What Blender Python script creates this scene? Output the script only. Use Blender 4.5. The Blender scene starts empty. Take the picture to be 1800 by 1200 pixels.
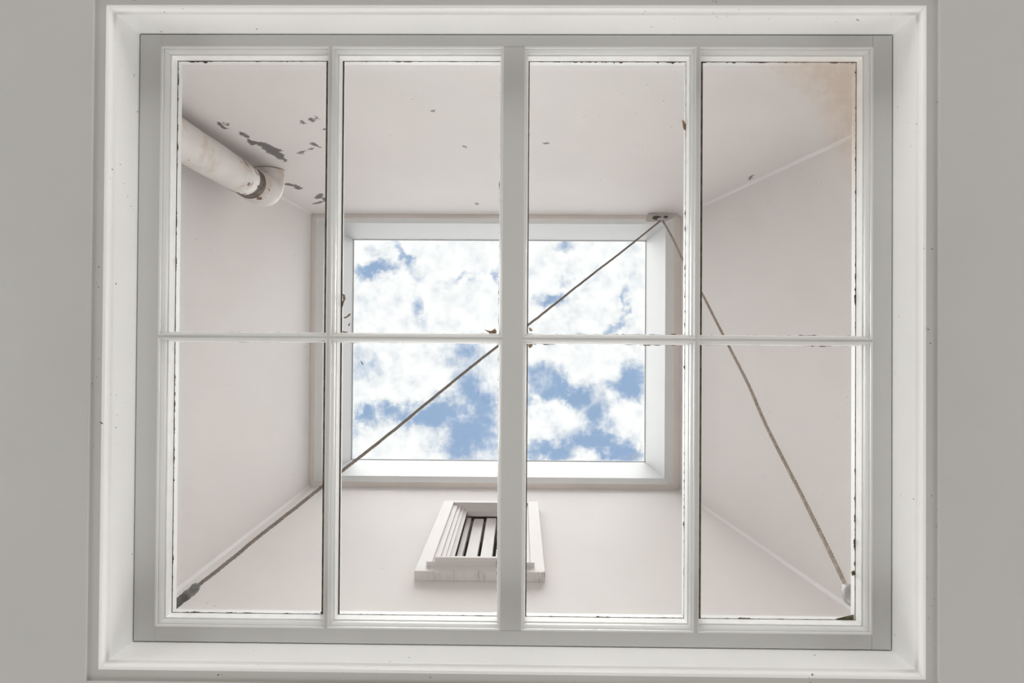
import bpy, bmesh, math, random
from mathutils import Vector, Matrix, noise
random.seed(7)
SC = bpy.context.scene
COL = SC.collection

# ------------------------------------------------------------------ camera
F = 1200.0                       # focal length in pixels of the 1800 px wide frame
CAMZ = 1.30                      # camera height above the floor, looking straight up
def rot3(a, b, c):
    return (Matrix.Rotation(a, 3, 'X') @ Matrix.Rotation(b, 3, 'Y') @ Matrix.Rotation(c, 3, 'Z'))
M = rot3(-0.00911, 0.01183, 0.00662)      # world -> camera (x right, y down, z forward)
camd = bpy.data.cameras.new('camera'); cam = bpy.data.objects.new('camera', camd); COL.objects.link(cam)
camd.sensor_width = 36.0; camd.lens = 36.0 * F / 1800.0; camd.clip_start = 0.02; camd.clip_end = 500
r0, r1, r2 = M[0], -M[1], -M[2]
cam.matrix_world = Matrix(((r0[0], r1[0], r2[0], 0), (r0[1], r1[1], r2[1], 0), (r0[2], r1[2], r2[2], CAMZ), (0, 0, 0, 1)))
SC.camera = cam

SC.view_settings.view_transform = 'Standard'
SC.view_settings.look = 'None'
SC.view_settings.gamma = 1.0
SC.view_settings.use_curve_mapping = False
SC.view_settings.exposure = 0.0

def ray(px, py):
    return M.transposed() @ Vector(((px - 900) / F, (py - 600) / F, 1.0))
def at(px, py, Z):               # the point of the pixel's ray at height CAMZ + Z
    d = ray(px, py); d = d * (Z / d.z)
    return Vector((d.x, d.y, CAMZ + Z))
def hit(px, py, p0, n):          # the point of the pixel's ray on a plane
    d = ray(px, py); o = Vector((0, 0, CAMZ))
    return o + d * ((p0 - o).dot(n) / d.dot(n))

# ------------------------------------------------------------------ node helpers
class NT:
    def __init__(s, tree):
        s.t = tree; s.t.nodes.clear()
    def n(s, typ, **kw):
        nd = s.t.nodes.new(typ)
        ins = kw.pop('ins', {})
        for k, v in kw.items(): setattr(nd, k, v)
        for k, v in ins.items(): s.set(nd.inputs[k], v)
        return nd
    def set(s, sock, v):
        if isinstance(v, bpy.types.NodeSocket): s.t.links.new(v, sock)
        else: sock.default_value = v
    def math(s, op, a, b=0.0, clamp=False):
        nd = s.n('ShaderNodeMath', operation=op, use_clamp=clamp); s.set(nd.inputs[0], a); s.set(nd.inputs[1], b)
        return nd.outputs[0]
    def vmath(s, op, a, b=(0, 0, 0)):
        nd = s.n('ShaderNodeVectorMath', operation=op); s.set(nd.inputs[0], a); s.set(nd.inputs[1], b)
        return nd.outputs['Value'] if op in ('LENGTH', 'DOT_PRODUCT') else nd.outputs[0]
    def noise(s, vec, scale, detail=4, rough=.55):
        return s.n('ShaderNodeTexNoise', ins={'Vector': vec, 'Scale': scale, 'Detail': detail, 'Roughness': rough})
    def ramp(s, fac, a, b, lo=0.0, hi=1.0):
        nd = s.n('ShaderNodeMapRange', interpolation_type='SMOOTHSTEP')
        s.set(nd.inputs[0], fac); s.set(nd.inputs[1], a); s.set(nd.inputs[2], b); s.set(nd.inputs[3], lo); s.set(nd.inputs[4], hi)
        return nd.outputs[0]
    def mix(s, fac, a, b):
        nd = s.n('ShaderNodeMix', data_type='RGBA'); s.set(nd.inputs[0], fac); s.set(nd.inputs[6], a); s.set(nd.inputs[7], b)
        return nd.outputs[2]
    def ellipse(s, vec, loc, rot, scale):      # 1 at the rim of an ellipse, 0 at its centre
        mp = s.n('ShaderNodeMapping', vector_type='TEXTURE', ins={'Vector': vec, 'Location': loc, 'Rotation': rot, 'Scale': scale})
        return s.vmath('LENGTH', mp.outputs[0])

# ------------------------------------------------------------------ sky: broken white cloud over blue
W = bpy.data.worlds.new('World'); SC.world = W; W.use_nodes = True
w = NT(W.node_tree)
g = w.n('ShaderNodeTexCoord').outputs['Generated']
sx = w.n('ShaderNodeSeparateXYZ', ins={0: g})
dz = w.math('MAXIMUM', sx.outputs[2], 0.06)
uv = w.n('ShaderNodeCombineXYZ', ins={0: w.math('DIVIDE', sx.outputs[0], dz), 1: w.math('DIVIDE', sx.outputs[1], dz), 2: 0.0}).outputs[0]
warp = w.noise(uv, 16, 5, .66)
wv = w.vmath('SUBTRACT', warp.outputs['Color'], (.5, .5, .5))
sc_ = w.n('ShaderNodeVectorMath', operation='SCALE', ins={0: wv, 'Scale': .095})
pv = w.vmath('ADD', uv, sc_.outputs[0])
blues = [  # px, py, rx, ry, degrees, strength : openings in the cloud
    (655, 480, 40, 13, -6, .95), (718, 455, 9, 30, -25, .8), (806, 487, 30, 8, -6, .55), (733, 550, 13, 30, -10, .7),
    (866, 490, 8, 16, 0, .6), (996, 432, 20, 8, 0, .65), (968, 527, 26, 13, 0, .8), (1102, 538, 8, 30, 12, .6),
    (1078, 572, 34, 9, -20, .65), (990, 495, 16, 8, 20, .5), (660, 450, 14, 8, 0, .35), (640, 642, 26, 24, 40, .55),
    (820, 625, 36, 26, 30, .75), (640, 735, 28, 22, 0, .95), (705, 722, 44, 16, -20, .9), (770, 725, 54, 26, -20, 1.1),
    (838, 700, 34, 42, -20, 1.0), (820, 765, 52, 52, 0, 1.1), (830, 660, 22, 22, 0, .7), (950, 665, 34, 24, 30, .85),
    (1000, 690, 62, 24, 22, 1.05), (1052, 735, 30, 40, -20, .9), (1105, 675, 36, 20, -12, 1.0), (1062, 785, 70, 22, 8, 1.0),
    (970, 795, 54, 18, 0, 1.0), (930, 700, 14, 34, 0, .6), (1105, 795, 34, 16, 0, .9)]
acc = None
for (px, py, rx, ry, a, s_) in blues:
    d = ray(px, py); d = d / d.z
    e = w.ellipse(pv, (d.x, d.y, 0), (0, 0, math.radians(a)), (1.85 * rx / F, 1.85 * ry / F, 1))
    v = w.ramp(e, 1.0, 0.0, 0.0, s_)
    acc = v if acc is None else w.math('MAXIMUM', acc, v)
fine = w.noise(uv, 34, 6, .62).outputs['Fac']
far = w.ramp(w.noise(uv, 2.2, 3, .55).outputs['Fac'], .56, .70, 0, .9)      # wider openings away from the zenith
far = w.math('MULTIPLY', far, w.ramp(w.vmath('LENGTH', uv), .26, .45))
acc = w.math('MAXIMUM', acc, far)
blue = w.math('ADD', acc, w.math('MULTIPLY', w.math('SUBTRACT', fine, .5), 1.7))
bf = w.ramp(blue, .12, .92)
grey = w.ramp(w.noise(uv, 20, 6, .66).outputs['Fac'], .36, .64)
cloud = w.mix(grey, (1.08, 1.085, 1.10, 1), (.82, .86, .93, 1))
cloud = w.mix(w.ramp(blue, -.25, .35), (1.12, 1.12, 1.13, 1), cloud)
sky = w.mix(bf, cloud, (.31, .455, .70, 1))
ground = w.mix(w.ramp(sx.outputs[2], -.02, .02), (.28, .27, .25, 1), sky)
bg = w.n('ShaderNodeBackground', ins={'Color': ground, 'Strength': 1.0})
w.t.links.new(bg.outputs[0], w.n('ShaderNodeOutputWorld').inputs[0])

# the sun, spread wide by the cloud veil, high and a little behind the top of the picture
sund = bpy.data.lights.new('sun', 'SUN'); sun = bpy.data.objects.new('sun', sund); COL.objects.link(sun)
sund.energy = 7.9; sund.angle = math.radians(48); sund.color = (.975, .985, 1.0)
sun.location = (0, -3, 12)
sun.rotation_euler = Vector((.045, .13, -1)).to_track_quat('-Z', 'Y').to_euler()

# added fill lamps at unseen openings, to light the ceiling and reveals
def room_fill(name, loc, dirv, sx_, sy_, power):
    ld = bpy.data.lights.new(name, 'AREA'); o = bpy.data.objects.new(name, ld); COL.objects.link(o)
    ld.shape = 'RECTANGLE'; ld.size = sx_; ld.size_y = sy_; ld.energy = power; ld.color = (1, .99, .965)
    o.location = loc; o.rotation_euler = Vector(dirv).to_track_quat('-Z', 'Z').to_euler()
ROOM_X, ROOM_Y = 2.3, 2.1
ROOM_LIGHT = 30.0
FILL_Z0, FILL_Z1, FILL_H = 1.40, 2.48, .90          # foot, head and half width of the unseen openings added for the fill
for dx_, dy_ in ((1, 0), (-1, 0), (0, 1), (0, -1)):
    room_fill('room_fill_lamp', (-dx_ * (ROOM_X + .10), -dy_ * (ROOM_Y + .10), (FILL_Z0 + FILL_Z1) / 2), (dx_, dy_, 0), 2 * FILL_H, FILL_Z1 - FILL_Z0, ROOM_LIGHT)

# ------------------------------------------------------------------ materials
MATS = {}
def principled(name):
    m = bpy.data.materials.new(name); m.use_nodes = True
    t = NT(m.node_tree); MATS[name] = m
    out = t.n('ShaderNodeOutputMaterial'); b = t.n('ShaderNodeBsdfPrincipled')
    t.t.links.new(b.outputs[0], out.inputs[0])
    pos = t.n('ShaderNodeTexCoord').outputs['Object']
    return m, t, b, pos
def paint(name, c, rough=.5, var=.04, bump=.15, bscale=60, specks=0.0, speck_col=(.12, .10, .08, 1), vscale=3.0, stretch=(1, 1, 1)):
    m, t, b, pos = principled(name)
    mp = t.n('ShaderNodeMapping', ins={'Vector': pos, 'Scale': stretch}).outputs[0]
    nz = t.noise(mp, vscale, 6, .6).outputs['Fac']
    c0 = tuple(x * (1 - var) for x in c) + (1,); c1 = tuple(min(1, x * (1 + var)) for x in c) + (1,)
    colr = t.mix(t.ramp(nz, .3, .7), c0, c1)
    if specks:
        sp = t.noise(pos, 95, 3, .5).outputs['Fac']; gate = t.noise(pos, 7, 3, .5).outputs['Fac']
        f = t.math('MULTIPLY', t.ramp(sp, .735 - specks, .76 - specks), t.ramp(gate, .5, .6))
        colr = t.mix(f, colr, speck_col)
    t.set(b.inputs['Base Color'], colr); b.inputs['Roughness'].default_value = rough
    if bump:
        bn = t.noise(mp, bscale, 5, .6).outputs['Fac']
        t.set(b.inputs['Normal'], t.n('ShaderNodeBump', ins={'Strength': bump, 'Distance': .003, 'Height': bn}).outputs[0])
    return m, t, b, pos, colr
paint('ceiling_paint', (.51, .51, .495), .75, .02, .12, 90)
paint('sash_paint_shade', (.575, .577, .57), .38, .02, .10, 120, specks=.0)  # downward sash faces: their shade put into a greyer tone
paint('casing_paint_lit', (.885, .883, .875), .30, .02, .10, 110, specks=.03)  # reveal: the light it catches put into a lighter colour
paint('casing_paint_shade', (.50, .495, .48), .45, .03, .12, 110, specks=.04)  # downward flat of the same casing, its shade put into the colour
paint('curb_paint', (.60, .597, .595), .7, .02, .22, 22)
paint('sash_paint_lit', (.68, .68, .67), .35, .02, .10, 120)  # same sash, lightened to carry the shaft light on its mouldings
paint('putty_fillet_lit', (.90, .895, .88), .6, .03, .2, 120, vscale=40)  # putty, and the fillets with shaft light put into their colour
paint('putty_brown', (.17, .135, .10), .9, .4, .4, 200, vscale=60)
paint('edge_paint', (.80, .795, .785), .6, .02, .12, 30)
paint('rim_paint', (.90, .84, .80), .7, .06, .06, 40)
WALLC = (.82, .775, .755)
paint('shaft_plaster', WALLC, .8, .018, .20, 22, specks=.015, vscale=1.6)
paint('corner_plaster', (.86, .835, .815), .8, .02, .2, 22)
paint('frame_paint', (.82, .78, .76), .7, .03, .20, 22, specks=.02)
paint('slat_paint', (.82, .78, .755), .7, .05, .2, 22, specks=.05)
paint('room_plaster', (.55, .54, .53), .8, .02, .1, 40)
paint('floor_wood', (.24, .21, .18), .55, .12, .2, 30, vscale=6, stretch=(1, .12, 1))
paint('dark_void', (.045, .045, .05), .8, .2, .1, 20)
paint('leaf_brown', (.46, .30, .18), .8, .35, .3, 200, vscale=150)
paint('paint_flake', (.30, .185, .12), .8, .35, .3, 200, vscale=200)
paint('moss', (.13, .11, .04), .9, .4, .5, 300, vscale=200)
paint('rope_grey', (.30, .255, .225), .9, .15, .5, 400, vscale=80)
paint('rope_tan', (.52, .44, .38), .9, .2, .5, 400, vscale=80)
paint('tape_dark', (.085, .08, .07), .6, .35, .5, 120, vscale=60)
paint('tape_clear', (.17, .16, .145), .45, .2, .5, 120, vscale=60)
paint('wood_bare', (.50, .34, .21), .8, .2, .4, 120, vscale=50)
paint('bag_grey', (.44, .405, .40), .6, .18, .6, 60, vscale=40)
paint('bracket_paint', (.74, .70, .665), .6, .08, .3, 60, specks=.05, vscale=14)
paint('hole_dark', (.10, .10, .105), .7, .2, .1, 60)
paint('cobweb', (.85, .85, .86), .9, .02, 0)

# plaster of the back shaft wall with its flaked paint: filled in once the wall plane is known
# ------------------------------------------------------------------ mesh helpers
def obj(name, verts, faces, mat, parent=None, smooth=False, bevel=0, kind=None, label=None, cat=None, group=None, segs=2):
    me = bpy.data.meshes.new(name); me.from_pydata([tuple(v) for v in verts], [], faces); me.update()
    bm = bmesh.new(); bm.from_mesh(me); bmesh.ops.recalc_face_normals(bm, faces=bm.faces[:]); bm.to_mesh(me); bm.free()
    o = bpy.data.objects.new(name, me); COL.objects.link(o)
    me.materials.append(MATS[mat])
    if smooth:
        for p in me.polygons: p.use_smooth = True
    if bevel:
        bv = o.modifiers.new('edge', 'BEVEL'); bv.width = bevel; bv.segments = segs; bv.limit_method = 'ANGLE'; bv.harden_normals = False
    if parent: o.parent = parent
    tag(o, kind, label, cat, group)
    return o
def tag(o, kind=None, label=None, cat=None, group=None):
    if kind: o['kind'] = kind
    if label: o['label'] = label
    if cat: o['category'] = cat
    if group: o['group'] = group
def empty(name, loc, **kw):
    o = bpy.data.objects.new(name, None); COL.objects.link(o); o.location = loc; o.empty_display_size = .05
    tag(o, **kw); return o
def adopt(child, parent):        # keep world-space mesh data under a moved Empty
    child.parent = parent; child.matrix_parent_inverse = Matrix.Translation(-Vector(parent.location))
    return child
def boxvf(x0, x1, y0, y1, z0, z1):
    v = [(x, y, z) for z in (z0, z1) for y in (y0, y1) for x in (x0, x1)]
    return v, [(0, 1, 3, 2), (4, 6, 7, 5), (0, 4, 5, 1), (2, 3, 7, 6), (0, 2, 6, 4), (1, 5, 7, 3)]
def box(name, x0, x1, y0, y1, z0, z1, mat, **kw):
    v, f = boxvf(x0, x1, y0, y1, z0, z1); return obj(name, v, f, mat, **kw)
def merge(parts):
    V, Fc = [], []
    for v, f in parts:
        o = len(V); V += [tuple(p) for p in v]; Fc += [tuple(i + o for i in q) for q in f]
    return V, Fc
def mitred(name, rect, prof, mat, parent, bevel=0, order='LRTB'):
    """Four mitred lengths round a rectangle; prof = closed outline of (inset from the rectangle, z)."""
    x0, x1, y0, y1 = rect; out = []
    ends = {'L': ((0, 0), (0, 1)), 'R': ((1, 0), (1, 1)), 'T': ((0, 0), (1, 0)), 'B': ((0, 1), (1, 1))}
    for s in order:
        rings = []
        for (cx, cy) in ends[s]:
            rings.append([(x0 + l if cx == 0 else x1 - l, y0 + l if cy == 0 else y1 - l, z) for l, z in prof])
        n = len(prof); V = rings[0] + rings[1]
        Fc = [(i, (i + 1) % n, n + (i + 1) % n, n + i) for i in range(n)] + [tuple(range(n)), tuple(range(n, 2 * n))]
        o = obj(name, V, Fc, mat, bevel=bevel)
        if parent: adopt(o, parent)
        out.append(o)
    return out
def tubevf(pts, rad, sides=10, cap=True):
    pts = [Vector(p) for p in pts]; V, Fc = [], []
    up = None
    for i, p in enumerate(pts):
        t = (pts[min(i + 1, len(pts) - 1)] - pts[max(i - 1, 0)]).normalized()
        if up is None: up = t.orthogonal().normalized()
        up = (up - t * up.dot(t)).normalized(); bn = t.cross(up)
        r = rad[i] if isinstance(rad, (list, tuple)) else rad
        for k in range(sides):
            a = 2 * math.pi * k / sides; V.append(p + (up * math.cos(a) + bn * math.sin(a)) * r)
    for i in range(len(pts) - 1):
        for k in range(sides):
            Fc.append((i * sides + k, i * sides + (k + 1) % sides, (i + 1) * sides + (k + 1) % sides, (i + 1) * sides + k))
    if cap:
        Fc.append(tuple(range(sides))); Fc.append(tuple(range((len(pts) - 1) * sides, len(pts) * sides)))
    return V, Fc

# ------------------------------------------------------------------ levels
Z_CEIL = 1.30                    # heights above the camera
Z_SASH = 1.40
Z_TOP = 3.50                     # top of the shaft walls, underside of the roof-light curb
Z_SKY = 4.12                     # roof-light glass
zc, zs, zt, zk = CAMZ + Z_CEIL, CAMZ + Z_SASH, CAMZ + Z_TOP, CAMZ + Z_SKY
OX0, OX1, OY0, OY1 = -.7932, .7593, -.6459, .6104          # the boxed opening in the ceiling
z_slab = zs + .068               # roof slab level outside the sash

def frame_slab(name, outer, inner, z0, z1, mat, **kw):      # a slab with a rectangular hole
    def rc(r, z): return [(r[0], r[2], z), (r[1], r[2], z), (r[1], r[3], z), (r[0], r[3], z)]
    V = rc(outer, z0) + rc(inner, z0) + rc(outer, z1) + rc(inner, z1); Fc = []
    for i in range(4):
        j = (i + 1) % 4
        Fc += [(i, j, 4 + j, 4 + i), (8 + i, 12 + i, 12 + j, 8 + j), (i, 8 + i, 8 + j, j), (4 + i, 4 + j, 12 + j, 12 + i)]
    return obj(name, V, Fc, mat, **kw)

# ------------------------------------------------------------------ the room below
E_ = .033                        # width of the stepped casing edge round the opening
HOLE = (OX0 - E_, OX1 + E_, OY0 - E_, OY1 + E_)
T = .15
frame_slab('ceiling', (-ROOM_X - T, ROOM_X + T, -ROOM_Y - T, ROOM_Y + T), HOLE, zc, z_slab, 'ceiling_paint', kind='structure',
           bevel=.0015, label='smooth grey-white painted ceiling round the boxed opening', cat='ceiling')
box('floor', -ROOM_X - T, ROOM_X + T, -ROOM_Y - T, ROOM_Y + T, -.12, 0, 'floor_wood', kind='structure', label='pale wooden floor of the room below', cat='floor')
def room_wall(nm, along_x, lo, hi, L):
    # a wall slab with one opening added for the fill lamp; lo..hi is its thickness, L its half length
    segs = [(-L, -FILL_H, 0, zc), (FILL_H, L, 0, zc), (-FILL_H, FILL_H, 0, FILL_Z0), (-FILL_H, FILL_H, FILL_Z1, zc)]
    v, f = merge([boxvf(a, c, lo, hi, z0, z1_) if along_x else boxvf(lo, hi, a, c, z0, z1_) for a, c, z0, z1_ in segs])
    obj(nm, v, f, 'room_plaster', kind='structure', label='plastered room wall with an unseen opening added for fill light', cat='wall')
room_wall('wall_front', True, ROOM_Y, ROOM_Y + T, ROOM_X + T)
room_wall('wall_back', True, -ROOM_Y - T, -ROOM_Y, ROOM_X + T)
room_wall('wall_left', False, -ROOM_X - T, -ROOM_X, ROOM_Y)
room_wall('wall_right', False, ROOM_X, ROOM_X + T, ROOM_Y)

# ------------------------------------------------------------------ casing of the opening
e = E_
trim = empty('trim_1', ((OX0 + OX1) / 2, (OY0 + OY1) / 2, zc), kind='structure', label='white painted boxed casing lining the ceiling opening', cat='trim')
zb = zc + .005
prof = []
for k in range(7):               # rounded arris towards the opening
    a = math.pi / 2 * k / 6
    prof.append((.0215 + .0075 * math.sin(a), zb + .0075 - .0075 * math.cos(a)))
prof += [(.029, zb + .0115), (.0275, zb + .0125), (.0275, zb + .0140), (.033, zb + .0155), (.033, z_slab), (.0215, z_slab)]
mitred('casing_board', HOLE, prof, 'casing_paint_lit', trim)
mitred('casing_flat', HOLE, [(0, zb), (.0213, zb), (.0213, zb + .02), (0, zb + .02)], 'casing_paint_shade', trim)  # flat of the casing split off to carry the shade colour

# ------------------------------------------------------------------ the laylight sash
win = empty('window_1', ((OX0 + OX1) / 2, (OY0 + OY1) / 2, zs), kind='structure',
            label='white painted eight-pane laylight sash set in the ceiling opening', cat='window')
G = .0022
SX0, SX1, SY0, SY1 = OX0 + G, OX1 - G, OY0 + G, OY1 - G + .0
def X(px, py=600): return at(px, py, Z_SASH).x
def Y(py, px=900): return at(px, py, Z_SASH).y
cols = [(X(277.5), X(573.5)), (X(579.5), X(882.2)), (X(919.3), X(1222.3)), (X(1229.0), X(1534))]
rows = [(Y(82), Y(592.8)), (Y(596.6), Y(1108))]
z1 = zs + .0745; zg = zs + .0515
def P(name, *a, **k):
    o = box(name, *a, 'sash_paint_shade', bevel=.0007, **k); adopt(o, win); return o
P('stile', SX0, cols[0][0], SY0, SY1, zs, z1)
P('stile', cols[3][1], SX1, SY0, SY1, zs, z1)
P('rail', cols[0][0] + .0003, cols[3][1] - .0003, SY0, rows[0][0], zs + .0003, z1)
P('rail', cols[0][0] + .0003, cols[3][1] - .0003, rows[1][1], SY1, zs + .0003, z1)
P('mullion', cols[1][1], cols[2][0], rows[0][0] + .0003, rows[1][1] - .0003, zs - .0004, z1)
P('glazing_bar', cols[0][1], cols[1][0], rows[0][0], rows[1][1], zs + .0004, z1)
P('glazing_bar', cols[2][1], cols[3][0], rows[0][0], rows[1][1], zs + .0004, z1)
for c in cols:
    P('glazing_bar', c[0], c[1], rows[0][1], rows[1][0], zs + .0008, z1 - .001)
# ovolo moulding round every pane: (inset, depth)
mp = [(-.0002, .0), (0, .0), (.0004, .0005), (.0017, .0012), (.0021, .0030), (.0021, .0060), (.0004, .0075), (.0004, .0095)]
for k in range(8):
    a = math.pi * .5 * k / 7
    mp.append((.0016 + .0040 * math.sin(a), .0098 + .0135 * (1 - math.cos(a))))
mp += [(.0056, .0262), (.0030, .0275), (.0030, .0292), (-.0002, .0292)]
mould = [(l, zs + .0006 + d) for l, d in mp]
fillet = [(l, zs + .0006 + d) for l, d in [(-.0002, .0294), (.0064, .0294), (.0072, .0302), (.0085, .0505), (.0085, .0509), (-.0002, .0509)]]
putty = [(-.0002, .0555), (.0083, .0555), (.0081, .0728), (-.0002, .0735)]
putty = [(l, zs + d) for l, d in putty]

def glass(name, dirt=.015, edge=True, corner=None, film=(.60, .45, .33, 1), wlen=.345, hlen=.58):
    m = bpy.data.materials.new(name); m.use_nodes = True; t = NT(m.node_tree); MATS[name] = m
    out = t.n('ShaderNodeOutputMaterial')
    tr = t.n('ShaderNodeBsdfTransparent', ins={'Color': (.985, .99, .985, 1)})
    gl = t.n('ShaderNodeBsdfGlossy', ins={'Roughness': .03, 'Color': (1, 1, 1, 1)})
    fr = t.n('ShaderNodeFresnel', ins={'IOR': 1.35})
    mx = t.n('ShaderNodeMixShader'); t.set(mx.inputs[0], t.math('MULTIPLY', fr.outputs[0], .8))
    t.t.links.new(tr.outputs[0], mx.inputs[1]); t.t.links.new(gl.outputs[0], mx.inputs[2])
    tc = t.n('ShaderNodeTexCoord'); pos = tc.outputs['Object']; gen = tc.outputs['Generated']
    cloudy = t.ramp(t.noise(pos, 9, 6, .6).outputs['Fac'], .4, .75, 0, dirt)
    if corner:
        cx, cy, ax, ay = corner        # a cleaned round with film left outside it
        el = t.ellipse(t.vmath('ADD', pos, t.n('ShaderNodeVectorMath', operation='SCALE', ins={0: t.noise(pos, 14, 4).outputs['Color'], 'Scale': .03}).outputs[0]),
                       (cx, cy, zg), (0, 0, 0), (ax, ay, 10))
        streak = t.noise(t.vmath('MULTIPLY', pos, (14, 10, 1)), 1, 7, .75).outputs['Fac']
        f1 = t.ramp(el, .96, 1.22, 0, .26)
        f1 = t.math('MULTIPLY', f1, t.ramp(streak, .25, .6, .55, 1.1))
        cloudy = t.math('ADD', cloudy, f1)
    df = t.n('ShaderNodeBsdfDiffuse', ins={'Color': film}); tl = t.n('ShaderNodeBsdfTranslucent', ins={'Color': film})
    ds = t.n('ShaderNodeMixShader', ins={0: .6}); t.t.links.new(df.outputs[0], ds.inputs[1]); t.t.links.new(tl.outputs[0], ds.inputs[2])
    m2 = t.n('ShaderNodeMixShader'); t.set(m2.inputs[0], cloudy)
    t.t.links.new(mx.outputs[0], m2.inputs[1]); t.t.links.new(ds.outputs[0], m2.inputs[2]); last = m2
    if edge:                            # brown grime creeping in from the rebate
        s3 = t.n('ShaderNodeSeparateXYZ', ins={0: gen})
        def near(o, L):
            a = t.math('MULTIPLY', o, L); b = t.math('MULTIPLY', t.math('SUBTRACT', 1, o), L)
            return t.math('MINIMUM', a, b)
        dist = t.math('MINIMUM', near(s3.outputs[0], wlen), near(s3.outputs[1], hlen))
        nz = t.noise(pos, 60, 6, .65).outputs['Fac']; big = t.noise(pos, 6, 3, .5).outputs['Fac']
        reach = t.math('ADD', .0012, t.math('MULTIPLY', t.ramp(nz, .45, .8), t.ramp(big, .40, .75, .0008, .0065)))
        ef = t.math('LESS_THAN', dist, reach)
        br = t.n('ShaderNodeBsdfDiffuse', ins={'Color': t.mix(t.noise(pos, 40).outputs['Fac'], (.05, .045, .03, 1), (.24, .16, .10, 1))})
        m3 = t.n('ShaderNodeMixShader'); t.set(m3.inputs[0], ef)
        t.t.links.new(last.outputs[0], m3.inputs[1]); t.t.links.new(br.outputs[0], m3.inputs[2]); last = m3
    t.t.links.new(last.outputs[0], out.inputs[0]); return m
glass('pane_glass')
c4 = cols[3]; r1_ = rows[0]
cen = at(1225, 470, Z_SASH + .0515)
glass('pane_glass_filmed', corner=(cen.x + .015, cen.y + .015, .340, .455))
glass('roof_glass', dirt=.0, edge=False)

for j, r in enumerate(rows):
    for i, c in enumerate(cols):
        R_ = (c[0], c[1], r[0], r[1])
        mitred('moulding', R_, mould, 'sash_paint_lit', win)
        mitred('fillet', R_, fillet, 'putty_fillet_lit', win)
        mitred('putty', R_, putty, 'putty_fillet_lit', win)
        # old brown bedding putty left along the bars
        bw = {0: (None, .0208), 1: (.0108, None), 2: (.0108, None), 3: (.0200, None)}[i]
        for sd, wd in enumerate(bw):
            if wd:
                xs = (c[0] + .0084, c[0] + wd) if sd == 0 else (c[1] - wd, c[1] - .0084)
                adopt(box('putty_bed', xs[0], xs[1], r[0] + .0084, r[1] - .0084, zg + .0037, zg + .0052, 'putty_brown'), win)
        k = .0072
        o = box('pane', c[0] + k, c[1] - k, r[0] + k, r[1] - k, zg, zg + .0035, 'pane_glass_filmed' if (i == 3 and j == 0) else 'pane_glass')
        adopt(o, win)
        if i == 3 and j == 0: o['label'] = 'pane with brown film left in its corner outside a wiped arc'

# ------------------------------------------------------------------ light shaft above the sash
def rect_at(px0, px1, py0, py1, Z):
    a = at(px0, (py0 + py1) / 2, Z); b = at(px1, (py0 + py1) / 2, Z); c = at((px0 + px1) / 2, py0, Z); d = at((px0 + px1) / 2, py1, Z)
    return (a.x, b.x, c.y, d.y)
base = rect_at(0, 1845, 76, 1300, Z_SASH)
top = rect_at(545.5, 1195.5, 377, 858, Z_TOP)
def shaft(z, k=0):               # shaft rectangle at height z
    t = (z - zs) / (zt - zs); return tuple(base[i] * (1 - t) + top[i] * t for i in range(4))
zb0 = z_slab; B0 = shaft(zb0)
def lerp_rect_pts(side, r, z):
    return {'L': ((r[0], r[2], z), (r[0], r[3], z)), 'R': ((r[1], r[2], z), (r[1], r[3], z)),
            'T': ((r[0], r[2], z), (r[1], r[2], z)), 'B': ((r[0], r[3], z), (r[1], r[3], z))}[side]
TH = .14
def offs(r, k): return (r[0] - k, r[1] + k, r[2] - k, r[3] + k)
def shaft_wall(name, side, mat, label, hole=None):
    i0, i1 = lerp_rect_pts(side, B0, zb0); i3, i2 = lerp_rect_pts(side, top, zt)
    o0, o1 = lerp_rect_pts(side, offs(B0, TH), zb0); o3, o2 = lerp_rect_pts(side, offs(top, TH), zt)
    inn, out = [i0, i1, i2, i3], [o0, o1, o2, o3]
    if hole is None:
        V = inn + out; Fc = [(0, 1, 2, 3), (4, 5, 6, 7)] + [(i, (i + 1) % 4, 4 + (i + 1) % 4, 4 + i) for i in range(4)]
    else:
        V = inn + hole[0] + out + hole[1]; Fc = []
        for i in range(4):
            j = (i + 1) % 4
            Fc += [(i, j, 4 + j, 4 + i), (8 + i, 8 + j, 12 + j, 12 + i), (i, j, 8 + j, 8 + i), (4 + i, 4 + j, 12 + j, 12 + i)]
    return obj(name, V, Fc, mat, kind='structure', label=label, cat='wall')

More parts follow.
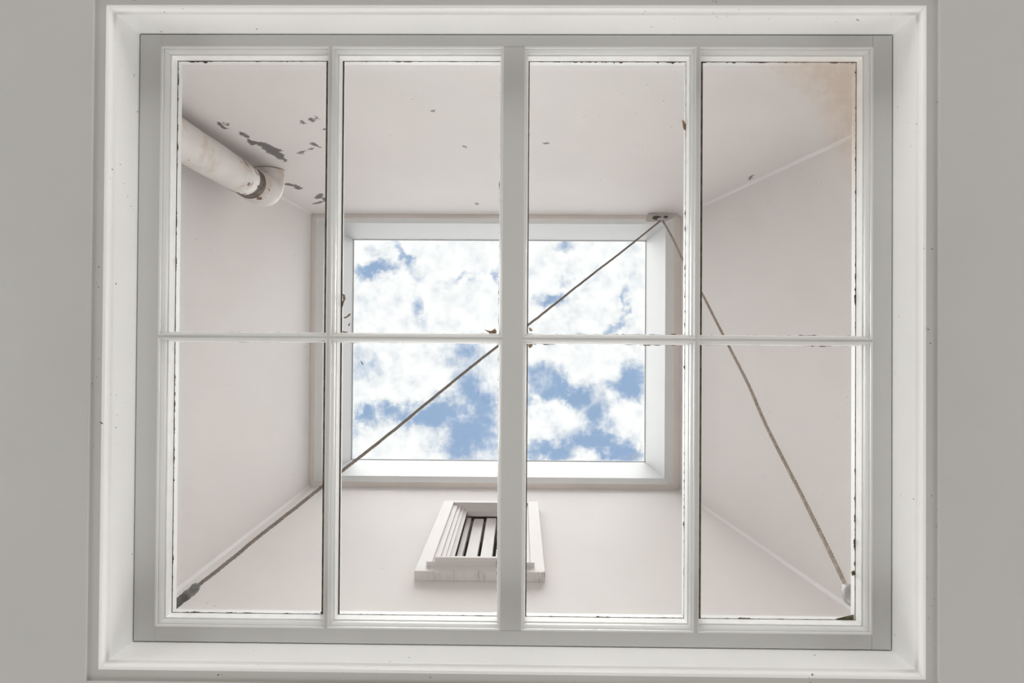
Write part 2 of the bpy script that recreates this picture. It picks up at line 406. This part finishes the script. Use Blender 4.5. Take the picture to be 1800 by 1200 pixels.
# flaked paint on the wall behind the pipe
pT0 = Vector((top[0], top[2], zt)); nT = (Vector((1, 0, 0))).cross(Vector((0, top[2] - B0[2], zt - zb0))).normalized()
m, t, b, pos, colr = paint('shaft_plaster_flaked', WALLC, .8, .022, .21, 22, specks=.02, vscale=1.6)
wvn = t.vmath('SUBTRACT', t.noise(pos, 42, 6, .7).outputs['Color'], (.5, .5, .5))
pw = t.vmath('ADD', pos, t.n('ShaderNodeVectorMath', operation='SCALE', ins={0: wvn, 'Scale': .055}).outputs[0])
wv2 = t.vmath('SUBTRACT', t.noise(pos, 210, 4, .7).outputs['Color'], (.5, .5, .5))
pw = t.vmath('ADD', pw, t.n('ShaderNodeVectorMath', operation='SCALE', ins={0: wv2, 'Scale': .03}).outputs[0])
flakes = [(480, 266, 26, 7, 33), (452, 252, 9, 3, 25), (441, 250, 9, 3.5, 30), (429, 237, 10, 3.2, 33), (390, 221, 11, 3, 35),
          (399, 218, 5, 2, 30), (532, 215, 4, 2.5, 30), (548, 211, 6, 3.5, 20), (556, 207, 4, 3, 20), (569, 227, 3, 2, 20),
          (555, 255, 9, 2.6, 25), (512, 325, 14, 2.2, 12), (524, 330, 7, 3, 10), (561, 345, 8, 4, -25), (571, 350, 6, 2.4, 20),
          (560, 356, 12, 1.6, -15), (530, 268, 8, 1.6, -18), (545, 262, 6, 1.6, -18), (492, 264, 4, 1.6, 30), (499, 282, 5, 2, 20),
          (960, 252, 5, 2, 0), (1320, 312, 7, 2, -40), (760, 195, 4, 1.5, 0), (818, 258, 4, 2.0, 30), (838, 358, 2.4, 2.4, 0)]
fa = None
for (px, py, rx, ry, a) in flakes:
    c = hit(px, py, pT0, nT); ca, sa = math.cos(math.radians(a)), math.sin(math.radians(a))
    p1 = hit(px + rx * ca, py + rx * sa, pT0, nT) - c; p2 = hit(px - ry * sa, py + ry * ca, pT0, nT) - c
    # affine frame of the ellipse in the wall's x and z
    det = p1.x * p2.z - p2.x * p1.z
    dx = t.vmath('SUBTRACT', pw, tuple(c))
    k1 = t.vmath('DOT_PRODUCT', dx, (p2.z / det, 0, -p2.x / det)); k2 = t.vmath('DOT_PRODUCT', dx, (-p1.z / det, 0, p1.x / det))
    rr = t.math('ADD', t.math('MULTIPLY', k1, k1), t.math('MULTIPLY', k2, k2))
    f = t.math('LESS_THAN', rr, 1.0)
    fa = f if fa is None else t.math('MAXIMUM', fa, f)
colr2 = t.mix(fa, colr, (.15, .135, .13, 1))
t.set(b.inputs['Base Color'], colr2)

# recessed shutter window in the wall at the foot of the picture
yB = lambda z: B0[3] + (top[3] - B0[3]) * (z - zb0) / (zt - zb0)
pB0 = Vector((top[0], top[3], zt)); nB = Vector((1, 0, 0)).cross(Vector((0, top[3] - B0[3], zt - zb0))).normalized()
if nB.y > 0: nB = -nB                                   # into the shaft
PROUD = .032
def wz(py, d, px=850): return hit(px, py, pB0 + nB * d, nB).z
def wx(px, py, d): return hit(px, py, pB0 + nB * d, nB).x
WX0 = (wx(733, 1004, PROUD) + wx(775, 884, PROUD)) / 2; WX1 = (wx(962, 1004, PROUD) + wx(943, 884, PROUD)) / 2
WZ0 = wz(1004.5, PROUD); WZ1 = wz(880, PROUD)
HX0 = wx(811.5, 945, -.03); HX1 = WX1 - (HX0 - WX0); HZ0 = wz(978, .03); HZ1 = wz(910, -.03)
def wp(x, z, d): return (x, yB(z) + nB.y * d, z)
hole_in = [wp(HX0, HZ0, 0), wp(HX1, HZ0, 0), wp(HX1, HZ1, 0), wp(HX0, HZ1, 0)]
hole_out = [wp(HX0, HZ0, -TH), wp(HX1, HZ0, -TH), wp(HX1, HZ1, -TH), wp(HX0, HZ1, -TH)]
shaft_wall('wall_shaft_front', 'B', 'shaft_plaster', 'pinkish white plastered shaft wall holding the small shuttered window', (hole_in, hole_out))
shaft_wall('wall_shaft_back', 'T', 'shaft_plaster_flaked', 'pinkish white plastered shaft wall with dark flaked paint by the drainpipe')
shaft_wall('wall_shaft_left', 'L', 'shaft_plaster', 'plain white plastered shaft wall beside the drainpipe')
shaft_wall('wall_shaft_right', 'R', 'shaft_plaster', 'plain white plastered shaft wall behind the twisted tan rope')
# soft filled corners of the shaft
for n_, (ix, iy) in enumerate(((0, 2), (1, 2), (0, 3), (1, 3))):
    V = []
    for r, z in ((B0, zb0), (top, zt)):
        x, y = r[ix], r[iy]; ux = 1 if ix == 0 else -1; uy = 1 if iy == 2 else -1; q = .009
        V += [(x, y, z), (x + ux * q, y, z), (x + ux * q * .38, y + uy * q * .38, z), (x, y + uy * q, z)]
    obj('trim_%d' % (n_ + 2), V, [(0, 1, 2, 3), (4, 5, 6, 7)] + [(i, (i + 1) % 4, 4 + (i + 1) % 4, 4 + i) for i in range(4)], 'corner_plaster',
        kind='structure', label='plaster fillet in a corner of the light shaft', cat='trim', group='corner fillets of the light shaft')

# grime streaks under the sill
gm = MATS['frame_paint'].node_tree; t = NT.__new__(NT); t.t = gm
bs = next(n for n in gm.nodes if n.type == 'BSDF_PRINCIPLED'); base_c = bs.inputs['Base Color'].links[0].from_socket
pos = t.n('ShaderNodeTexCoord').outputs['Object']; fa = None
for px, rr_, k_ in ((953, .030, .75), (800, .045, .3), (845, .030, .4), (765, .03, .25)):
    c = hit(px, 1013, pB0 + nB * .02, nB)
    e_ = t.vmath('LENGTH', t.vmath('DIVIDE', t.vmath('SUBTRACT', pos, tuple(c)), (rr_, .05, .035)))
    v = t.ramp(e_, 1.0, .3, 0, k_); fa = v if fa is None else t.math('MAXIMUM', fa, v)
st_ = t.ramp(t.noise(t.vmath('MULTIPLY', pos, (160, 25, 25)), 1, 5, .65).outputs['Fac'], .42, .66)
t.set(bs.inputs['Base Color'], t.mix(t.math('MULTIPLY', fa, st_), base_c, (.22, .17, .13, 1)))
win2 = empty('window_2', wp((WX0 + WX1) / 2, WZ0, 0), kind='structure', label='small white framed shutter window in the light shaft wall', cat='window')
def WB(name, x0, x1, z0, z1, d0, d1, mat='frame_paint', bevel=.0015):
    V = [wp(x, z, d) for d in (d0, d1) for z in (z0, z1) for x in (x0, x1)]
    o = obj(name, V, [(0, 1, 3, 2), (4, 6, 7, 5), (0, 4, 5, 1), (2, 3, 7, 6), (0, 2, 6, 4), (1, 5, 7, 3)], mat, bevel=bevel)
    return adopt(o, win2)
JW = HX0 - WX0
z_a = wz(892, .004); z_b = wz(897.5, -.010)
zd1 = wz(995, .020); zd2 = wz(989, .034)
# outer frame
WB('jamb', WX0, WX0 + JW * .42, WZ0, WZ1, 0, PROUD)
WB('jamb', WX1 - JW * .42, WX1, WZ0, WZ1, 0, PROUD)
zh = wz(883, PROUD)
WB('head', WX0 + JW * .42, WX1 - JW * .42, zh, WZ1, 0, PROUD)
WB('sill', WX0 + JW * .42, WX1 - JW * .42, WZ0, wz(995, PROUD), 0, PROUD)
# stepped inner lining, each strip a piece of its own
st = [(.42, .60, .022), (.60, .74, .014), (.74, .86, .007), (.86, 1.0, -.004)]
zi0 = wz(995, PROUD)
for a, c, d in st:
    WB('jamb_lining', WX0 + JW * a, WX0 + JW * c, zi0, zh, -.05, d)
    WB('jamb_lining', WX1 - JW * c, WX1 - JW * a, zi0, zh, -.05, d)
xa, xb = WX0 + JW, WX1 - JW
zh2 = wz(893.5, .006); zh3 = wz(899, -.006)
WB('head_lining', xa, xb, zh2, zh, -.05, .006)
WB('head_lining', xa, xb, zh3, zh2, -.05, -.006)
WB('head_lining', xa, xb, HZ1, zh3, -.05, -.022)
WB('inner_sill', WX0 + JW * .30, WX1 - JW * .30, wz(995, PROUD), wz(990.5, .040), 0, .046)
WB('inner_sill', WX0 + JW * .55, WX1 - JW * .55, wz(990.5, .040), wz(982.5, .052), 0, .060)
WB('inner_sill', xa, xb, wz(982.5, .052), HZ0 + .004, -.09, .030)
# shutter slats; a near-black panel behind stands in for the unlit interior
n = 4; gap = .013; wslat = (xb - xa - gap * (n - .6)) / n; x = xa - .006
for k in range(n):
    ww = wslat * (.60 if k == 0 else 1.06)
    WB('slat', x, x + ww, HZ0 - .02, HZ1 + .06, -.055, -.030 - .004 * (k % 2), 'slat_paint', .002); x += ww + gap
WB('backing', xa - .02, xb + .02, HZ0 - .02, HZ1 + .02, -TH - .012, -TH - .001, 'dark_void', 0)

# ------------------------------------------------------------------ roof-light curb and glass
curb = empty('roof_light', ((top[0] + top[1]) / 2, (top[2] + top[3]) / 2, zt), label='white boxed roof light curb with clear glass closing the shaft top', cat='skylight')
rB = rect_at(554.5, 1184, 384, 848, Z_TOP)
rC = rect_at(567, 1169, 393, 838, Z_TOP + .055)
rD = rect_at(621.5, 1133, 423.5, 808, Z_SKY)
OUT = offs(top, TH)
def ringside(name, loops, mat, order='LRTB'):
    """Four lengths of a closed ring section given as a list of (rect, z)."""
    for s in order:
        A, Bq = [], []
        for r, z in loops:
            p, q = lerp_rect_pts(s, r, z); A.append(p); Bq.append(q)
        n = len(loops); V = A + Bq
        adopt(obj(name, V, [(i, (i + 1) % n, n + (i + 1) % n, n + i) for i in range(n)] + [tuple(range(n)), tuple(range(n, 2 * n))], mat), curb)
ringside('soffit', [(offs(top, .02), zt + .001), (offs(top, -.0), zt + .001), (rB, zt + .001), (rB, zt + .006), (OUT, zt + .006), (OUT, zt + .001)], 'rim_paint')
ringside('bevelled_edge', [(rB, zt + .0065), (rC, zt + .055), (offs(rC, .06), zt + .055), (offs(rB, .03), zt + .0065)], 'edge_paint')
ringside('curb_board', [(offs(rC, .003), zt + .0555), (offs(rD, .004), zk - .012), (OUT, zk - .012), (OUT, zt + .0555)], 'curb_paint')
ringside('glazing_stop', [(rD, zk - .0115), (rD, zk - .001), (OUT, zk - .001), (OUT, zk - .0115)], 'curb_paint')
adopt(box('pane', rD[0] - .03, rD[1] + .03, rD[2] - .03, rD[3] + .03, zk, zk + .006, 'roof_glass'), curb)

# ------------------------------------------------------------------ drainpipe in the corner
m, t, b, pos, colr = paint('pipe_paint', (.80, .755, .725), .75, .05, .25, 30, specks=.05, speck_col=(.30, .17, .11, 1), vscale=9)
PD = .110; PR = PD / 2
zj = 2.31                        # height above the camera of the joint
pc = at(431, 316, zj); pcx, pcy = pc.x, pc.y
# rust patches and grime that gather towards the joint
sp = t.n('ShaderNodeSeparateXYZ', ins={0: pos}).outputs[2]
nz = t.noise(t.vmath('MULTIPLY', pos, (1, 1, .45)), 26, 7, .7).outputs['Fac']
nearj = t.ramp(t.math('ABSOLUTE', t.math('SUBTRACT', sp, CAMZ + zj - .03)), .22, .0)
thr = t.math('SUBTRACT', .69, t.math('MULTIPLY', nearj, .185))
rust = t.ramp(t.math('SUBTRACT', nz, thr), .0, .03)
soft = t.ramp(t.noise(pos, 14, 6, .6).outputs['Fac'], .48, .70, 0, .55)
c1 = t.mix(soft, colr, (.62, .47, .36, 1)); c1 = t.mix(rust, c1, (.22, .13, .09, 1))
t.set(b.inputs['Base Color'], c1)
paint('pipe_joint', (.16, .12, .10), .85, .45, .5, 60, vscale=40)
pipe = empty('drainpipe', (pcx, pcy, z_slab), label='thick white painted drainpipe with rusty joint in the shaft corner', cat='pipe')
def pp(name, pts, rad, mat, sides=40):
    v, f = tubevf(pts, rad, sides); o = obj(name, v, f, mat, smooth=True); adopt(o, pipe)
    e_ = o.modifiers.new('split', 'EDGE_SPLIT'); e_.split_angle = math.radians(50); return o
zj0 = CAMZ + zj
pl = [(pcx, pcy, z_slab + (zj0 - z_slab) * k / 12) for k in range(13)]
rad = [PR + .0007 * math.sin(k * 1.7) for k in range(12)] + [PR * .965]
pp('pipe', pl + [(pcx, pcy, zj0 + .006)], rad + [PR * .86], 'pipe_paint')
pp('joint', [(pcx, pcy, zj0 - .002), (pcx, pcy, zj0 + .055)], [PR * .985, PR * 1.0], 'pipe_joint')
el = [(pcx, pcy, zj0 + .045), (pcx, pcy, zj0 + .06), (pcx, pcy, zj0 + .15)]
for k in range(1, 10):
    a = math.pi / 2 * k / 9
    el.append((pcx, pcy - .065 + .065 * math.cos(a), zj0 + .15 + .065 * math.sin(a)))
el.append((pcx, shaft(zj0 + .2)[2] + .004, zj0 + .215))
pp('elbow', el, [PR * 1.0] + [PR * 1.055] * (len(el) - 1), 'pipe_paint')

# ------------------------------------------------------------------ rope bracket and ropes
Zbr = 3.44
pa = at(1137, 386, Zbr); pb = at(1190, 374, Zbr)
brk = empty('rope_bracket', (pb.x - .05, shaft(CAMZ + Zbr)[2], CAMZ + Zbr), label='small pale metal bracket holding both ropes at the shaft top', cat='bracket')
def prism(name, pts, z0, z1, mat, parent, bevel=0):
    n = len(pts); V = [(x, y, z0) for x, y in pts] + [(x, y, z1) for x, y in pts]
    o = obj(name, V, [tuple(range(n)), tuple(range(n, 2 * n))] + [(i, (i + 1) % n, n + (i + 1) % n, n + i) for i in range(n)], mat, bevel=bevel)
    return adopt(o, parent) if parent else o
def pxp(lst, Z): return [tuple(at(x, y, Z)[:2]) for x, y in lst]
prism('plate', pxp([(1135, 382), (1142, 373), (1191, 372), (1193, 377), (1183, 383), (1170, 390), (1136, 390)], Zbr), CAMZ + Zbr, CAMZ + Zbr + .012, 'bracket_paint', brk, .002)
prism('backing_strip', pxp([(1141, 371.5), (1192, 370.5), (1192, 374), (1141, 375)], Zbr), CAMZ + Zbr - .004, CAMZ + Zbr + .03, 'pipe_joint', brk)
def ell(cx, cy, rx, ry, n=20): return [(cx + rx * math.cos(2 * math.pi * k / n), cy + ry * math.sin(2 * math.pi * k / n)) for k in range(n)]
prism('sheave', pxp(ell(1154.5, 383, 8, 3.2), Zbr), CAMZ + Zbr - .010, CAMZ + Zbr + .004, 'hole_dark', brk, .002)
prism('sheave', pxp(ell(1170, 381.5, 4, 2), Zbr), CAMZ + Zbr - .008, CAMZ + Zbr + .004, 'hole_dark', brk, .001)
eye = at(1163, 386, Zbr - .02)
vv = []
for k in range(17):
    a = 2 * math.pi * k / 16; vv.append((eye.x + .016 * math.cos(a), eye.y - .004, eye.z + .004 + .016 * math.sin(a)))
v, f = tubevf(vv, .0045, 8); adopt(obj('eye_ring', v, f, 'bracket_paint', smooth=True), brk)

def spline(pts, n):
    out = []
    for i in range(len(pts) - 1):
        p0 = pts[max(i - 1, 0)]; p1 = pts[i]; p2 = pts[i + 1]; p3 = pts[min(i + 2, len(pts) - 1)]
        for k in range(n):
            t_ = k / n
            out.append(.5 * ((2 * p1) + (p2 - p0) * t_ + (2 * p0 - 5 * p1 + 4 * p2 - p3) * t_ ** 2 + (3 * p1 - p0 - 3 * p2 + p3) * t_ ** 3))
    out.append(pts[-1]); return out
def strand_rope(name, path, r, pitch, mat, parent, strands=3):
    # arc-length samples, then strands twisted round the path; each strand a part of its own
    L = [0.0]
    for a, c in zip(path, path[1:]): L.append(L[-1] + (c - a).length)
    N = int(L[-1] / (pitch / 9)); pts = []
    j = 0
    for i in range(N + 1):
        s = L[-1] * i / N
        while j < len(L) - 2 and L[j + 1] < s: j += 1
        pts.append(path[j].lerp(path[j + 1], (s - L[j]) / max(1e-9, L[j + 1] - L[j])))
    up = (path[1] - path[0]).orthogonal().normalized()
    for q in range(strands):
        sp_ = []
        for i, p in enumerate(pts):
            tt = (pts[min(i + 1, N)] - pts[max(i - 1, 0)]).normalized()
            u = (up - tt * up.dot(tt)).normalized(); v_ = tt.cross(u)
            a = 2 * math.pi * (i / 9) + q * 2 * math.pi / strands
            wob = noise.noise(p * 30) * r * .22
            sp_.append(p + (u * math.cos(a) + v_ * math.sin(a)) * (r * .52 + wob * .3) + u * wob)
        v, f = tubevf(sp_, r * .56, 6); adopt(obj('strand', v, f, mat, smooth=True), parent)
def rope_path(pix, Z0, Z1):
    # pixels give directions; depth runs evenly along the straight pull between the two fixings
    A = at(*pix[0], Z0); Bp = at(*pix[-1], Z1); pts = []
    for k, (x, y) in enumerate(pix):
        f0 = math.hypot(x - pix[0][0], y - pix[0][1]) / math.hypot(pix[-1][0] - pix[0][0], pix[-1][1] - pix[0][1])
        iz = (1 / Z0) * (1 - f0) + (1 / Z1) * f0
        pts.append(at(x, y, 1 / iz))
    return pts
Zlow = 1.575
lp = rope_path([(346, 1031), (400, 988), (470, 931), (530, 884), (597, 831), (690, 758), (780, 684), (865, 616), (935, 566), (1030, 491), (1100, 437), (1161, 388)], Zlow, Zbr - .02)
rope1 = empty('rope', lp[0], label='thin grey-brown rope slung diagonally across the shaft with dark taped end', cat='rope')
strand_rope('rope', spline(lp, 12), .0046, .034, 'rope_grey', rope1)
rp = rope_path([(1488, 1031), (1462, 977), (1410, 872), (1347, 748), (1316, 677), (1283, 612), (1257, 561), (1234, 516), (1203, 462), (1184, 422), (1165, 388)], Zlow, Zbr - .02)
rope2 = empty('rope', rp[0], label='twisted tan rope running from the bracket to a grey wrapped knot', cat='rope')
strand_rope('rope', spline(rp, 12), .0052, .030, 'rope_tan', rope2)
# fixings on the top of the sash corner
def fix(name, pts, rad, mat, parent, lump=0, sides=14):
    v, f = tubevf(pts, rad, sides)
    if lump: v = [p + Vector((noise.noise(p * 90), noise.noise(p * 90 + Vector((9, 0, 0))), noise.noise(p * 90 + Vector((0, 9, 0))))) * lump for p in v]
    o = obj(name, v, f, mat, smooth=True); adopt(o, parent); return o
endL = at(288, 1079, 1.472); d0 = lp[0]
def seg(a, c, t0, t1, n=8): return [a.lerp(c, t0 + (t1 - t0) * k / n) for k in range(n + 1)]
fix('taped_sleeve', seg(d0, endL, -.06, .42), [.006, .0095, .0105, .0105, .010, .0100, .0105, .0100, .0085], 'tape_clear', rope1, .0030)
fix('shank', seg(d0, endL, .36, .74), [.008, .0098, .0098, .0092, .0098, .0098, .0090, .0098, .0085], 'tape_dark', rope1, .0016)
fix('peg', seg(d0, endL, .70, 1.0), [.0075] * 9, 'wood_bare', rope1, .0008)
endR = at(1512, 1078, 1.472); d1 = rp[0]
fix('wrapped_knot', seg(d1, endR, -.05, .78, 12), [.004, .007, .011, .0155, .0175, .0175, .0165, .016, .015, .013, .011, .009, .006], 'bag_grey', rope2, .0075, 18)
fix('tail', seg(d1, endR, .6, 1.0), [.004] * 9, 'rope_tan', rope2, .0006)

# ------------------------------------------------------------------ leaf scraps and flakes lying on the glass
def scrap(name, pix, mat, label, cat, group=None, th=.0007, curl=.0012):
    zz = zg + .0036; n = len(pix)
    low, hi = [], []
    for k, (x, y) in enumerate(pix):
        p = at(x, y, Z_SASH + .0551); z = zz + curl * (k % 3) * .5
        low.append((p.x, p.y, z)); hi.append((p.x, p.y, z + th))
    c = sum((Vector(p) for p in low), Vector()) / n
    V = low + hi + [(c.x, c.y, zz), (c.x, c.y, zz + th + .0004)]; Fc = []
    for k in range(n):
        j = (k + 1) % n
        Fc += [(k, j, 2 * n), (n + k, 2 * n + 1, n + j), (k, n + k, n + j, j)]
    me = obj(name, V, Fc, mat, label=label, cat=cat, group=group); return me
scrap('leaf_scrap', [(851, 579), (858, 582), (864, 581), (870, 577), (873, 582), (872, 586), (861, 586)], 'leaf_brown', 'brown curled leaf scrap lying beside the central bar above the cross bar', 'leaf')
scrap('leaf_scrap', [(929.5, 575), (934, 577), (937, 581.5), (931, 582)], 'leaf_brown', 'tiny folded leaf scrap under the diagonal rope by the central bar', 'leaf')
scrap('leaf_scrap', [(928, 605), (936, 605), (936, 609), (931, 612), (929, 609)], 'leaf_brown', 'pale brown leaf scrap just below the cross bar beside the central bar', 'leaf')
FG = 'flakes on the glass by the left glazing bar'
scrap('paint_flake', [(602, 516), (606, 518), (607, 525), (604, 532), (602, 540), (600, 535), (603, 527)], 'paint_flake', 'longest upright brown paint flake by the bar beside the sky', 'flake', FG)
scrap('paint_flake', [(603, 558), (608, 557), (612, 552.5), (616, 550), (616, 553.5), (611, 557.5), (606, 559.5)], 'paint_flake', 'slanting brown paint flake by the bar beside the sky', 'flake', FG)
scrap('paint_flake', [(612, 570), (615, 567), (614.5, 572), (612.5, 573)], 'paint_flake', 'tiny brown paint flake under the slanting one beside the sky', 'flake', FG)
scrap('paint_flake', [(602, 581), (605, 582.5), (611, 583), (611, 586), (603, 586)], 'paint_flake', 'flat brown flake lying along the cross bar under the slanting flakes', 'flake', FG)
scrap('leaf_sliver', [(633, 633), (636, 636), (639, 641.5), (636.5, 640)], 'tape_dark', 'thin dark sliver lying on the glass against the cloudy sky', 'leaf')
scrap('moss_clump', [(1199, 210), (1203, 213), (1206.5, 221), (1206, 230), (1202, 227), (1200, 220)], 'leaf_brown', 'brown dirt clump on the glazing bar beside the upper shaft corner', 'dirt')
scrap('moss_wedge', [(1416, 1091), (1450, 1090), (1472, 1089), (1487, 1086.5), (1501, 1081), (1501, 1096), (1416, 1094.5)], 'moss', 'olive wedge of moss in the pane corner below the wrapped knot', 'moss', th=.003)
scrap('moss_clump', [(1497, 1006), (1501, 1003), (1505, 1004), (1504, 1009), (1499, 1012)], 'moss', 'small olive moss clump on the pane edge above the wrapped knot', 'moss', th=.003)
scrap('leaf_sliver', [(562, 1077), (567, 1072.5), (570, 1073), (566, 1078)], 'tape_dark', 'tiny dark crumb in the pane corner opposite the taped rope end', 'dirt')

# cobweb threads in the corner of the roof light
web = empty('cobweb', at(1131, 806, Z_SKY - .02), label='wispy white cobweb in a corner of the roof light', cat='cobweb')
for k, (a, c) in enumerate((((1101, 806), (1131, 788)), ((1107, 809), (1131, 782)), ((1104, 797), (1131, 797)), ((1115, 809), (1128, 776)), ((1098, 804), (1118, 800)))):
    p, q = at(*a, Z_SKY - .02), at(*c, Z_SKY - .02); md = (p + q) / 2 + Vector((.004, .006, -.008))
    v, f = tubevf(spline([p, md, q], 6), .0011, 5); adopt(obj('thread', v, f, 'cobweb', smooth=True), web)
